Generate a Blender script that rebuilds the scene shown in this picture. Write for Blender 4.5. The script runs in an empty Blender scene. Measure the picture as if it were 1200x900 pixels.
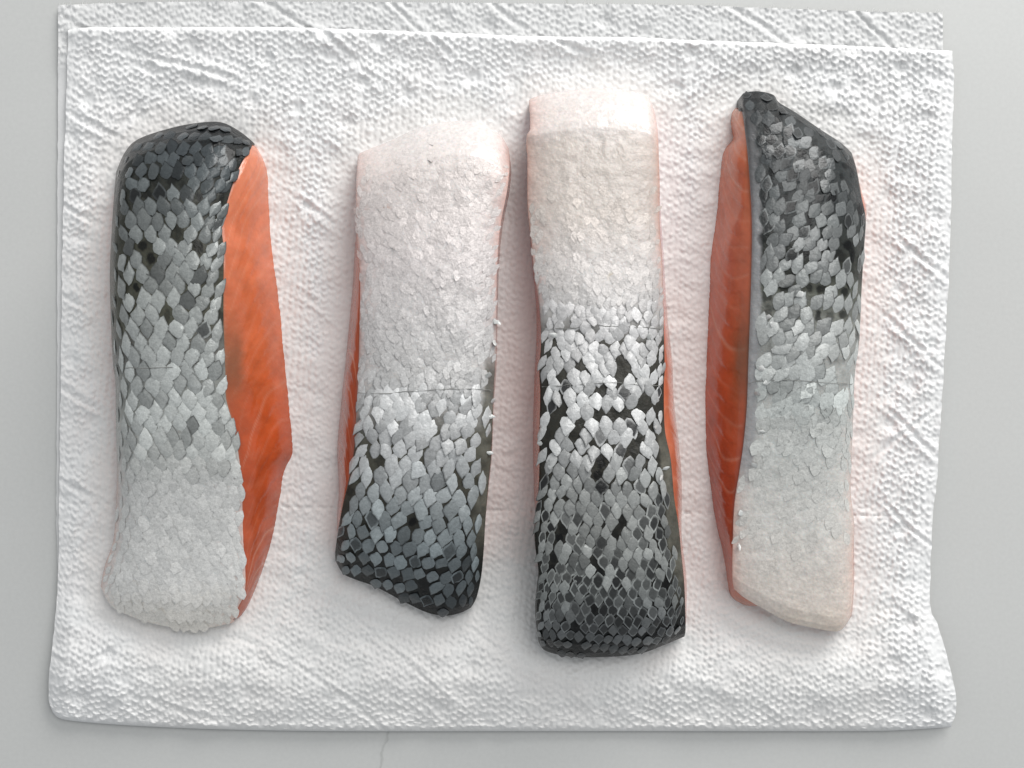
import bpy, math, random
import numpy as np
from mathutils import Vector, Matrix

random.seed(7); rng = np.random.default_rng(7)
D = 0.36                 # camera height over the counter (m)
S = 0.00025              # metres per photo pixel on the counter
scene = bpy.context.scene
COL = scene.collection

# ------------------------------------------------------------------ camera, world, lamps, exposure
cam_d = bpy.data.cameras.new('camera'); cam = bpy.data.objects.new('camera', cam_d); COL.objects.link(cam)
cam.location = (0, 0, D); cam.rotation_euler = (0, 0, 0)
cam_d.sensor_width = 36; cam_d.lens = 36 * D / (1200 * S); cam_d.clip_start = 0.01; cam_d.clip_end = 20
scene.camera = cam
world = bpy.data.worlds.new('World'); scene.world = world; world.use_nodes = True
bg = world.node_tree.nodes['Background']; bg.inputs[0].default_value = (0.93, 0.97, 1.0, 1); bg.inputs[1].default_value = 0.41

def area(name, loc, target, size, sizey, power, col):
    l = bpy.data.lights.new(name, 'AREA'); l.shape = 'RECTANGLE'; l.size = size; l.size_y = sizey
    l.energy = power; l.color = col
    o = bpy.data.objects.new(name, l); COL.objects.link(o); o.location = loc
    o.rotation_euler = (Vector(target) - Vector(loc)).to_track_quat('-Z', 'Y').to_euler()
    return o
area('window_lamp', (0.48, 0.92, 0.46), (0.02, 0, 0), 0.7, 0.5, 10.6, (1.0, 0.985, 0.96))
area('sheen_fill_lamp', (0.30, 0.48, 1.0), (0, 0, 0), 0.6, 0.6, 4.0, (1.0, 0.985, 0.965))  # added overhead softbox, brings sheen and glints to the scales
scene.view_settings.view_transform = 'Standard'; scene.view_settings.look = 'None'
scene.view_settings.exposure = 0.0; scene.view_settings.gamma = 1.0

# ------------------------------------------------------------------ helpers
def p2w(px, py, z):
    k = S * (D - z) / D
    return (px - 600) * k, (450 - py) * k, z

def _hash(ix, iy, seed):
    h = (ix.astype(np.int64) * 374761393 + iy.astype(np.int64) * 668265263 + seed * 974711) & 0xffffffff
    h = ((h ^ (h >> 13)) * 1274126177) & 0xffffffff
    return ((h ^ (h >> 16)) & 0xffff) / 65535.0

def vnoise(x, y, seed=0):
    x = np.asarray(x, float); y = np.asarray(y, float)
    ix = np.floor(x); iy = np.floor(y); fx = x - ix; fy = y - iy
    fx = fx * fx * (3 - 2 * fx); fy = fy * fy * (3 - 2 * fy)
    a = _hash(ix, iy, seed); b = _hash(ix + 1, iy, seed); c = _hash(ix, iy + 1, seed); d = _hash(ix + 1, iy + 1, seed)
    return (a * (1 - fx) + b * fx) * (1 - fy) + (c * (1 - fx) + d * fx) * fy

def fbm(x, y, seed=0, o=3):
    s = 0; a = 0.5; t = 0
    for k in range(o):
        s = s + a * vnoise(x * 2 ** k, y * 2 ** k, seed + k); t += a; a *= 0.5
    return s / t

def sstep(a, b, x):
    t = np.clip((x - a) / (b - a), 0, 1); return t * t * (3 - 2 * t)

def resample(pts, n):
    p = np.array(pts, float)
    # Catmull-Rom rounding of the traced outline, then even arc length
    q = []
    for i in range(len(p) - 1):
        p0 = p[max(i - 1, 0)]; p1 = p[i]; p2 = p[i + 1]; p3 = p[min(i + 2, len(p) - 1)]
        for t in np.linspace(0, 1, 12, endpoint=False):
            q.append(0.5 * ((2 * p1) + (-p0 + p2) * t + (2 * p0 - 5 * p1 + 4 * p2 - p3) * t ** 2 + (-p0 + 3 * p1 - 3 * p2 + p3) * t ** 3))
    q.append(p[-1]); q = np.array(q)
    s = np.r_[0, np.cumsum(np.hypot(*(np.diff(q, axis=0).T)))]
    t = np.linspace(0, s[-1], n)
    return np.c_[np.interp(t, s, q[:, 0]), np.interp(t, s, q[:, 1])]

def coons(L, R, T, B, us, vs):
    """px outline sides -> (nv, nu, 2) grid; L,R run top to bottom, T,B left to right"""
    K = 600
    L = resample(L, K); R = resample(R, K); T = resample(T, K); B = resample(B, K)
    tt = np.linspace(0, 1, K)
    f = lambda C, t: np.c_[np.interp(t, tt, C[:, 0]), np.interp(t, tt, C[:, 1])]
    l = f(L, vs)[:, None, :]; r = f(R, vs)[:, None, :]; t = f(T, us)[None]; b = f(B, us)[None]
    u = us[None, :, None]; v = vs[:, None, None]
    return (1 - u) * l + u * r + (1 - v) * t + v * b - (
        (1 - u) * (1 - v) * L[0] + u * (1 - v) * R[0] + (1 - u) * v * L[-1] + u * v * R[-1])

def link(name, me, mat=None, parent=None):
    o = bpy.data.objects.new(name, me); COL.objects.link(o)
    if mat is not None: me.materials.append(mat)
    if parent is not None: o.parent = parent
    return o

def mesh_np(name, V, F, smooth=True, attr=None):
    """V (n,3), F (m,4) or (m,3) or list of both; attr: (n,4) tint"""
    me = bpy.data.meshes.new(name)
    Fs = F if isinstance(F, list) else [F]
    nl = sum(f.size for f in Fs); npoly = sum(len(f) for f in Fs)
    me.vertices.add(len(V)); me.vertices.foreach_set('co', np.asarray(V, np.float32).ravel())
    me.loops.add(nl); me.loops.foreach_set('vertex_index', np.concatenate([f.ravel() for f in Fs]).astype(np.int32))
    me.polygons.add(npoly)
    tot = np.concatenate([np.full(len(f), f.shape[1]) for f in Fs]).astype(np.int32)
    st = np.r_[0, np.cumsum(tot)[:-1]].astype(np.int32)
    me.polygons.foreach_set('loop_start', st)
    me.polygons.foreach_set('use_smooth', np.full(npoly, smooth))
    if attr is not None:
        a = me.attributes.new('tint', 'FLOAT_COLOR', 'POINT')
        a.data.foreach_set('color', np.asarray(attr, np.float32).ravel())
    me.update(calc_edges=True); me.validate()
    return me

def grid_faces(nv, nu, off=0):
    i = np.arange(nv - 1)[:, None] * nu + np.arange(nu - 1)[None]
    return np.stack([i, i + nu, i + nu + 1, i + 1], -1).reshape(-1, 4) + off

def tagit(o, label=None, cat=None, group=None, kind=None):
    if label: o['label'] = label
    if cat: o['category'] = cat
    if group: o['group'] = group
    if kind: o['kind'] = kind
    return o

# ------------------------------------------------------------------ materials
def new_mat(name):
    m = bpy.data.materials.new(name); m.use_nodes = True
    nt = m.node_tree; return m, nt, nt.nodes['Principled BSDF']

def node(nt, typ, **kw):
    n = nt.nodes.new(typ)
    for k, v in kw.items():
        if k in n.inputs: n.inputs[k].default_value = v
        else: setattr(n, k, v)
    return n

def bump(nt, bs, src, strength, dist):
    b = node(nt, 'ShaderNodeBump'); b.inputs['Strength'].default_value = strength; b.inputs['Distance'].default_value = dist
    nt.links.new(src, b.inputs['Height']); nt.links.new(b.outputs[0], bs.inputs['Normal']); return b

def mul_color(nt, c1, fac_sock, lo, hi):
    mr = node(nt, 'ShaderNodeMapRange'); mr.inputs['To Min'].default_value = lo; mr.inputs['To Max'].default_value = hi
    mr.inputs['From Min'].default_value = 0.25; mr.inputs['From Max'].default_value = 0.75
    nt.links.new(fac_sock, mr.inputs['Value'])
    vm = node(nt, 'ShaderNodeVectorMath'); vm.operation = 'SCALE'
    nt.links.new(c1, vm.inputs[0]); nt.links.new(mr.outputs[0], vm.inputs['Scale'])
    return vm.outputs[0]

def mat_paper():
    m, nt, bs = new_mat('paper')
    at = node(nt, 'ShaderNodeAttribute'); at.attribute_name = 'tint'
    tc = node(nt, 'ShaderNodeTexCoord')
    n1 = node(nt, 'ShaderNodeTexNoise', Scale=1400.0, Detail=3.0)
    nt.links.new(tc.outputs['Object'], n1.inputs['Vector'])
    c = mul_color(nt, at.outputs['Color'], n1.outputs['Fac'], 0.96, 1.03)
    nt.links.new(c, bs.inputs['Base Color'])
    bs.inputs['Roughness'].default_value = 0.85; bs.inputs['Specular IOR Level'].default_value = 0.15
    # wet paper is a little shinier
    mr = node(nt, 'ShaderNodeMapRange'); mr.inputs['To Min'].default_value = 0.85; mr.inputs['To Max'].default_value = 0.45
    nt.links.new(at.outputs['Alpha'], mr.inputs['Value']); nt.links.new(mr.outputs[0], bs.inputs['Roughness'])
    mr2 = node(nt, 'ShaderNodeMapRange'); mr2.inputs['To Min'].default_value = 0.12; mr2.inputs['To Max'].default_value = 0.4
    nt.links.new(at.outputs['Alpha'], mr2.inputs['Value']); nt.links.new(mr2.outputs[0], bs.inputs['Specular IOR Level'])
    bump(nt, bs, n1.outputs['Fac'], 0.25, 0.0002)
    return m

def mat_counter():
    m, nt, bs = new_mat('quartz')
    tc = node(nt, 'ShaderNodeTexCoord')
    big = node(nt, 'ShaderNodeTexNoise', Scale=7.0, Detail=4.0); nt.links.new(tc.outputs['Object'], big.inputs['Vector'])
    fine = node(nt, 'ShaderNodeTexNoise', Scale=900.0, Detail=2.0); nt.links.new(tc.outputs['Object'], fine.inputs['Vector'])
    base = node(nt, 'ShaderNodeRGB'); base.outputs[0].default_value = (0.60, 0.605, 0.595, 1)
    c = mul_color(nt, base.outputs[0], big.outputs['Fac'], 0.95, 1.05)
    c = mul_color(nt, c, fine.outputs['Fac'], 0.975, 1.025)
    # scattered dark specks of the stone
    vo = node(nt, 'ShaderNodeTexVoronoi', Scale=85.0); nt.links.new(tc.outputs['Object'], vo.inputs['Vector'])
    sp = node(nt, 'ShaderNodeMath', operation='LESS_THAN'); sp.inputs[1].default_value = 0.035
    nt.links.new(vo.outputs['Distance'], sp.inputs[0])
    sx = node(nt, 'ShaderNodeSeparateColor'); nt.links.new(vo.outputs['Color'], sx.inputs[0])
    gt = node(nt, 'ShaderNodeMath', operation='GREATER_THAN'); gt.inputs[1].default_value = 0.86
    nt.links.new(sx.outputs[0], gt.inputs[0])
    mu = node(nt, 'ShaderNodeMath', operation='MULTIPLY'); nt.links.new(sp.outputs[0], mu.inputs[0]); nt.links.new(gt.outputs[0], mu.inputs[1])
    mu2 = node(nt, 'ShaderNodeMath', operation='MULTIPLY'); nt.links.new(mu.outputs[0], mu2.inputs[0]); mu2.inputs[1].default_value = 0.7
    mx = node(nt, 'ShaderNodeMix', data_type='RGBA'); nt.links.new(mu2.outputs[0], mx.inputs['Factor'])
    nt.links.new(c, mx.inputs['A']); mx.inputs['B'].default_value = (0.09, 0.10, 0.10, 1)
    # thin wandering veins
    wn = node(nt, 'ShaderNodeTexNoise', Scale=38.0, Detail=7.0); nt.links.new(tc.outputs['Object'], wn.inputs['Vector'])
    sxy = node(nt, 'ShaderNodeSeparateXYZ'); nt.links.new(tc.outputs['Object'], sxy.inputs[0])
    def vein(x0, slope, y0, y1, amp, width, strength):
        # |x - x0 - slope*y + amp*(noise-.5)| < width, between y0 and y1
        a = node(nt, 'ShaderNodeMath', operation='MULTIPLY_ADD'); nt.links.new(sxy.outputs[1], a.inputs[0]); a.inputs[1].default_value = -slope; a.inputs[2].default_value = -x0
        b = node(nt, 'ShaderNodeMath', operation='ADD'); nt.links.new(a.outputs[0], b.inputs[0]); nt.links.new(sxy.outputs[0], b.inputs[1])
        n = node(nt, 'ShaderNodeMath', operation='MULTIPLY_ADD'); nt.links.new(wn.outputs['Fac'], n.inputs[0]); n.inputs[1].default_value = amp; n.inputs[2].default_value = -amp * 0.5
        d = node(nt, 'ShaderNodeMath', operation='ADD'); nt.links.new(b.outputs[0], d.inputs[0]); nt.links.new(n.outputs[0], d.inputs[1])
        e = node(nt, 'ShaderNodeMath', operation='ABSOLUTE'); nt.links.new(d.outputs[0], e.inputs[0])
        f = node(nt, 'ShaderNodeMapRange'); f.inputs['From Min'].default_value = 0; f.inputs['From Max'].default_value = width
        f.inputs['To Min'].default_value = strength; f.inputs['To Max'].default_value = 0; nt.links.new(e.outputs[0], f.inputs['Value'])
        return f.outputs[0]
    v1 = vein(-0.012, 0.25, 0, 0, 0.016, 0.0005, 0.32)
    mx2 = node(nt, 'ShaderNodeMix', data_type='RGBA'); nt.links.new(v1, mx2.inputs['Factor'])
    nt.links.new(mx.outputs['Result'], mx2.inputs['A']); mx2.inputs['B'].default_value = (0.23, 0.235, 0.22, 1)
    nt.links.new(mx2.outputs['Result'], bs.inputs['Base Color'])
    bs.inputs['Roughness'].default_value = 0.42; bs.inputs['Specular IOR Level'].default_value = 0.3
    bump(nt, bs, fine.outputs['Fac'], 0.05, 0.0002)
    return m

def mat_skin():
    m, nt, bs = new_mat('fish_skin')
    at = node(nt, 'ShaderNodeAttribute'); at.attribute_name = 'tint'
    tc = node(nt, 'ShaderNodeTexCoord')
    n1 = node(nt, 'ShaderNodeTexNoise', Scale=1100.0, Detail=3.0); nt.links.new(tc.outputs['Object'], n1.inputs['Vector'])
    c = mul_color(nt, at.outputs['Color'], n1.outputs['Fac'], 0.9, 1.1)
    nt.links.new(c, bs.inputs['Base Color'])
    bs.inputs['Roughness'].default_value = 0.27
    # pale belly skin carries a silvery wet film, the pigmented back less
    sl = node(nt, 'ShaderNodeSeparateColor'); nt.links.new(at.outputs['Color'], sl.inputs[0])
    sm = node(nt, 'ShaderNodeMapRange'); sm.inputs['From Min'].default_value = .1; sm.inputs['From Max'].default_value = .55; sm.inputs['To Min'].default_value = .2; sm.inputs['To Max'].default_value = .75
    nt.links.new(sl.outputs[0], sm.inputs['Value']); nt.links.new(sm.outputs[0], bs.inputs['Specular IOR Level'])
    bs.inputs['Subsurface Weight'].default_value = 0.12; bs.inputs['Subsurface Scale'].default_value = 0.002
    bs.inputs['Subsurface Radius'].default_value = (1.0, 0.5, 0.35)
    vo = node(nt, 'ShaderNodeTexVoronoi', Scale=520.0); vo.feature = 'SMOOTH_F1'; nt.links.new(tc.outputs['Object'], vo.inputs['Vector'])
    n3 = node(nt, 'ShaderNodeTexNoise', Scale=650.0, Detail=2.0, Distortion=1.2); nt.links.new(tc.outputs['Object'], n3.inputs['Vector'])
    b2 = node(nt, 'ShaderNodeMath', operation='MULTIPLY'); nt.links.new(n3.outputs['Fac'], b2.inputs[0]); b2.inputs[1].default_value = 1.5
    b3 = node(nt, 'ShaderNodeMath', operation='SUBTRACT'); nt.links.new(b2.outputs[0], b3.inputs[0]); nt.links.new(vo.outputs['Distance'], b3.inputs[1])
    ad = node(nt, 'ShaderNodeMath', operation='MULTIPLY_ADD'); nt.links.new(b3.outputs[0], ad.inputs[0]); ad.inputs[1].default_value = 0.8
    nt.links.new(n1.outputs['Fac'], ad.inputs[2])
    bump(nt, bs, ad.outputs[0], 0.24, 0.0004)
    return m

def mat_scale(objcol):
    m, nt, bs = new_mat('fish_scale' + ('' if objcol else '_cover'))
    if objcol:
        oi = node(nt, 'ShaderNodeObjectInfo'); c, a = oi.outputs['Color'], oi.outputs['Alpha']
    else:
        at = node(nt, 'ShaderNodeAttribute'); at.attribute_name = 'tint'; c, a = at.outputs['Color'], at.outputs['Alpha']
    co = node(nt, 'ShaderNodeAttribute'); co.attribute_name = 'core'
    tc = node(nt, 'ShaderNodeTexCoord'); geo = node(nt, 'ShaderNodeNewGeometry')
    n1 = node(nt, 'ShaderNodeTexNoise', Scale=1000.0, Detail=3.0); nt.links.new(geo.outputs['Position'], n1.inputs['Vector'])
    n4 = node(nt, 'ShaderNodeTexNoise', Scale=2600.0, Detail=2.0); nt.links.new(geo.outputs['Position'], n4.inputs['Vector'])
    c = mul_color(nt, c, n1.outputs['Fac'], 0.84, 1.13); c = mul_color(nt, c, n4.outputs['Fac'], 0.87, 1.13)
    # thin translucent margin: the scale's edge shows the dark skin below
    mg = node(nt, 'ShaderNodeMapRange'); mg.inputs['From Max'].default_value = 0.38; mg.inputs['To Max'].default_value = 1.0
    nt.links.new(co.outputs['Fac'], mg.inputs['Value'])
    lum = node(nt, 'ShaderNodeSeparateColor'); nt.links.new(c, lum.inputs[0])
    lm = node(nt, 'ShaderNodeMapRange'); lm.inputs['From Min'].default_value = .4; lm.inputs['From Max'].default_value = .62; lm.inputs['To Min'].default_value = .32; lm.inputs['To Max'].default_value = .95
    nt.links.new(lum.outputs[0], lm.inputs['Value']); nt.links.new(lm.outputs[0], mg.inputs['To Min'])
    ms = node(nt, 'ShaderNodeVectorMath'); ms.operation = 'SCALE'; nt.links.new(c, ms.inputs[0])
    one = node(nt, 'ShaderNodeMix', data_type='FLOAT'); nt.links.new(a, one.inputs['Factor']); nt.links.new(mg.outputs[0], one.inputs['A']); one.inputs['B'].default_value = 1.1
    nt.links.new(one.outputs['Result'], ms.inputs['Scale']); c = ms.outputs[0]
    cm = node(nt, 'ShaderNodeMapRange'); cm.interpolation_type = 'SMOOTHSTEP'; cm.inputs['From Min'].default_value = 0.3; cm.inputs['From Max'].default_value = 0.62
    nt.links.new(co.outputs['Fac'], cm.inputs['Value'])
    f = node(nt, 'ShaderNodeMath', operation='MULTIPLY'); nt.links.new(cm.outputs[0], f.inputs[0]); nt.links.new(a, f.inputs[1])
    mx = node(nt, 'ShaderNodeMix', data_type='RGBA'); nt.links.new(f.outputs[0], mx.inputs['Factor'])
    nt.links.new(c, mx.inputs['A']); mx.inputs['B'].default_value = (0.004, 0.0045, 0.005, 1)
    nt.links.new(mx.outputs['Result'], bs.inputs['Base Color'])
    bs.inputs['Roughness'].default_value = 0.26; bs.inputs['Specular IOR Level'].default_value = 0.3; bs.inputs['Coat Weight'].default_value = 0.16; bs.inputs['Coat Roughness'].default_value = 0.1
    bs.inputs['Metallic'].default_value = 0.10
    bump(nt, bs, n1.outputs['Fac'], 0.4, 0.0004)
    return m

def mat_flesh():
    m, nt, bs = new_mat('salmon_flesh')
    at = node(nt, 'ShaderNodeAttribute'); at.attribute_name = 'tint'
    tc = node(nt, 'ShaderNodeTexCoord')
    n1 = node(nt, 'ShaderNodeTexNoise', Scale=220.0, Detail=5.0); nt.links.new(tc.outputs['Object'], n1.inputs['Vector'])
    n2 = node(nt, 'ShaderNodeTexNoise', Scale=900.0, Detail=2.0); nt.links.new(tc.outputs['Object'], n2.inputs['Vector'])
    c = mul_color(nt, at.outputs['Color'], n1.outputs['Fac'], 0.88, 1.12)
    nt.links.new(c, bs.inputs['Base Color'])
    bs.inputs['Roughness'].default_value = 0.24; bs.inputs['Specular IOR Level'].default_value = 0.5; bs.inputs['Coat Weight'].default_value = 0.3; bs.inputs['Coat Roughness'].default_value = 0.08
    bs.inputs['Subsurface Weight'].default_value = 0.15; bs.inputs['Subsurface Scale'].default_value = 0.003
    bs.inputs['Subsurface Radius'].default_value = (1.0, 0.3, 0.12)
    bump(nt, bs, n2.outputs['Fac'], 0.25, 0.0003)
    return m

def mat_plain(name, col, rough):
    m, nt, bs = new_mat(name)
    n1 = node(nt, 'ShaderNodeTexNoise', Scale=800.0); tc = node(nt, 'ShaderNodeTexCoord'); nt.links.new(tc.outputs['Object'], n1.inputs['Vector'])
    b = node(nt, 'ShaderNodeRGB'); b.outputs[0].default_value = (*col, 1)
    nt.links.new(mul_color(nt, b.outputs[0], n1.outputs['Fac'], 0.75, 1.25), bs.inputs['Base Color'])
    bs.inputs['Roughness'].default_value = rough
    return m

M_PAPER, M_COUNTER, M_SKIN, M_FLESH = mat_paper(), mat_counter(), mat_skin(), mat_flesh()
M_SCALE, M_COVER = mat_scale(True), mat_scale(False)
M_LINE = mat_plain('lateral_line', (0.22, 0.22, 0.21), 0.5)

# ------------------------------------------------------------------ traced data of the four fillets (photo pixels)
FIL = []
FIL.append(dict(
    label='leftmost salmon fillet, dark skin end up, broad orange flesh along its right side', tail=1, cx=215,
    T=[(136,202),(146,179),(162,163),(200,150),(235,143.5),(260,143.5),(281,154),(296,166)],
    R=[(296,166),(294,174),(283,191),(274,212),(265,241),(259.5,262),(262,291),(262,333),(262,376),(264,433),(265,467),(274,500),(280,536),(283.5,566),(284,591),(285,635),(287,657),(287,692),(279,712),(272,730)],
    B=[(118,687),(129,709),(148,720),(173,729),(206,736),(236,737),(272,730)],
    L=[(136,202),(133,237),(129,305),(129,348),(132,422),(135,448),(136,503),(137,551),(136,588),(133,632),(123,662),(118,687)],
    bR=[(297,166),(308,184),(315,205),(317,244),(322,305),(331,369),(336.6,433),(342,485),(345,529),(335,551),(329,588),(320,632),(307,672),(291,712),(277,731)],
    bL=None, Y=(155, 735),
    H=[(155,3),(163,9),(178,15.5),(205,19.5),(250,22),(330,22.5),(430,21),(520,18),(600,14.5),(660,11.8),(700,9.3),(722,7),(735,4.5)],
    eL=[(155,.7),(300,.45),(500,.5),(735,.6)], eR=[(155,.8),(300,.86),(735,.9)],
    tone=[(145,.030,.036,.042),(200,.085,.098,.104),(250,.18,.195,.195),(300,.27,.285,.28),(350,.33,.345,.335),(420,.45,.47,.46),(500,.54,.56,.545),(580,.68,.685,.66),(680,.85,.85,.83),(737,.85,.83,.78)],
    skin=[(145,.018,.02,.023),(230,.05,.052,.046),(300,.075,.075,.062),(370,.095,.095,.08),(420,.16,.16,.15),(480,.33,.34,.32),(580,.60,.60,.59),(680,.78,.77,.75),(737,.78,.74,.68)],
    size=[(145,.9),(200,.95),(260,1.05),(350,1.15),(480,1.1),(580,.95),(660,.85),(737,.75)],
    miss=[(145,.03),(200,.10),(300,.13),(380,.09),(460,.02),(520,0.0),(737,0)],
    spot=[(145,.08),(200,.06),(270,.05),(330,.02),(400,0),(737,0)],
    relief=[(145,.7),(250,1),(450,.9),(580,.5),(660,.3),(737,.2)],
    cov=[(145,1.0),(300,.96),(400,.97),(470,1.02),(737,1.12)], jit=[(145,.7),(737,.7)], lines=[428], bare=None,
    flesh=[(160,.72,.20,.075),(260,.68,.155,.05),(400,.60,.115,.03),(480,.52,.075,.014),(560,.50,.07,.014),(730,.48,.085,.025)],
    brown=[(425,'R',45,.26)]))
FIL.append(dict(
    label='second salmon fillet from the left, pale rounded end up, slanting black end below', tail=-1, cx=495,
    T=[(419,187),(423,179),(455,166),(491,150),(523,143),(548,142),(569,147),(587,159),(596,174)],
    R=[(596,174),(597.6,191),(595,220),(587,262),(583,305),(582,348),(581.6,390),(580,433),(578,473),(576,530),(573,562),(569,608),(567,643),(564,675),(558.5,700),(552,712)],
    B=[(393,657),(402,672),(416,679),(441,688),(473,705),(501,718),(523,721.6),(540,718),(552,712)],
    L=[(419,187),(417,227),(418,273),(421.6,319),(421.6,369),(420,433),(417,494),(414.5,530),(409,561),(402,590),(396.7,618),(393,645),(393,657)],
    bL=[(421,188),(420,227),(419,262),(415.5,291),(412.7,340),(404,430),(398.5,483),(395,526),(397,572),(395,601),(395,625),(395,646),(396,656)],
    bR=[(595,175),(599.5,195),(598,222),(590,262),(585.5,305),(584,348),(583,390),(582,433),(579,473),(577,530),(574,562),(569,608),(566,643),(562,675),(556,700),(550,710)],
    Y=(158, 712),
    H=[(158,5),(165,8),(180,12.5),(196,15.5),(210,16.3),(260,17),(400,19.5),(520,21.5),(600,21),(650,18),(685,12),(702,8),(712,5)],
    eL=[(158,.8),(712,.8)], eR=[(158,.85),(400,.85),(712,.7)],
    tone=[(140,.72,.70,.69),(200,.67,.62,.59),(300,.60,.58,.57),(400,.58,.575,.575),(480,.58,.585,.585),(540,.46,.47,.475),(600,.33,.365,.375),(660,.22,.255,.27),(690,.11,.13,.14),(722,.03,.036,.042)],
    skin=[(140,.76,.72,.705),(200,.72,.655,.63),(300,.66,.61,.60),(400,.55,.535,.53),(455,.50,.49,.48),(480,.32,.31,.30),(510,.11,.108,.095),(560,.07,.068,.056),(640,.04,.041,.038),(722,.016,.018,.02)],
    size=[(140,.5),(400,.5),(440,.62),(485,.95),(560,1.15),(640,1.05),(722,.9)],
    miss=[(140,1),(180,.95),(240,.5),(330,.3),(420,.25),(455,.15),(470,.08),(490,.08),(540,.16),(600,.08),(650,.05),(722,.02)],
    spot=[(140,0),(560,0),(600,.06),(660,.08),(722,.08)],
    relief=[(140,.0),(330,.06),(440,.3),(490,1.0),(600,1),(722,.7)],
    cov=[(140,1.25),(440,1.15),(480,1.05),(520,.96),(600,.94),(660,.94),(722,.98)], jit=[(140,1.5),(480,1.5),(560,1.2),(620,.6),(722,.6)], lines=[458], loose_glints=[(577,470),(574,488),(578,402),(571,440),(580,378),(573,530)], bare=('R', 420, 640, .10),
    flesh=[(160,.62,.22,.11),(300,.50,.12,.05),(450,.42,.07,.022),(640,.45,.075,.022)], brown=[]))
FIL.append(dict(
    label='longest salmon fillet, square white end up and black netted scales at its lower end', tail=-1, cx=705,
    T=[(620,118),(626,114),(654,108),(694,103),(722,104),(750,109),(760,114),(767,130)],
    R=[(767,130),(771,156),(772,184),(773,212),(773,260),(776,304),(777,340),(778,384),(779,432),(778,450),(779,502),(786,538),(790,582),(795,614),(799,654),(802,686),(803.5,734),(802,746)],
    B=[(631,752),(640,763),(670,769.5),(710,770),(750,766),(778,756),(802,746)],
    L=[(620,118),(621,150),(617,160),(618,184),(618,240),(622,280),(626,320),(632,360),(634,400),(632,432),(633,462),(632,510),(632,550),(630,590),(627,618),(628,646),(632,678),(630,702),(628,726),(631,752)],
    bL=[(622,118),(620,150),(619,184),(618,240),(621,280),(624,320),(628,360),(628,400),(626,440),(625,474),(624,518),(625,562),(626,590),(629,618),(631,646),(635,690),(632,726),(634,750)],
    bR=[(765,132),(772,184),(774,240),(779,320),(782,368),(788,424),(789,455),(791,482),(796,522),(799,562),(799,594),(799,630),(804,670),(805,700),(804,742)],
    Y=(110, 763),
    H=[(110,6),(114,8.5),(128,12),(146,15.2),(156,16),(170,16),(250,16.5),(400,19.5),(550,22.5),(680,21.5),(725,18.5),(748,14),(758,10.5),(763,8)],
    eL=[(110,.82),(763,.82)], eR=[(110,.85),(500,.85),(763,.75)],
    tone=[(100,.76,.73,.72),(180,.68,.62,.57),(300,.64,.605,.59),(370,.62,.61,.61),(450,.56,.565,.565),(520,.48,.485,.485),(570,.33,.34,.335),(620,.33,.34,.33),(690,.27,.285,.28),(740,.17,.18,.185),(770,.035,.04,.043)],
    skin=[(100,.78,.72,.70),(150,.74,.68,.65),(170,.66,.59,.54),(250,.63,.565,.52),(310,.63,.59,.57),(350,.56,.54,.53),(375,.35,.34,.33),(400,.085,.083,.075),(460,.055,.054,.048),(560,.05,.049,.042),(770,.015,.017,.018)],
    size=[(100,.5),(300,.5),(340,.58),(385,.75),(420,.85),(500,1.02),(580,.95),(640,.8),(770,.74)],
    miss=[(100,1),(200,1),(260,.7),(310,.35),(350,.15),(380,.15),(500,.17),(560,.14),(640,.05),(700,.04),(770,.02)],
    spot=[(100,0),(430,0),(500,.05),(570,.2),(620,.45),(660,.62),(730,.68),(770,.4)],
    relief=[(100,.0),(290,.08),(365,.7),(500,1.1),(620,1),(770,.8)],
    cov=[(100,1.2),(340,1.2),(390,1.08),(450,1.0),(570,.95),(640,.98),(770,1.0)], jit=[(100,1.4),(380,1.6),(540,1.3),(620,.5),(770,.5)], lines=[384, 451], loose_glints=[(774,560),(779,548),(634,500),(634,520),(768,500),(650,392),(760,395)], bare=('R', 500, 700, .09),
    flesh=[(110,.68,.36,.27),(300,.62,.30,.22),(370,.60,.19,.10),(460,.60,.14,.05),(740,.50,.12,.05)], brown=[]))
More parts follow.
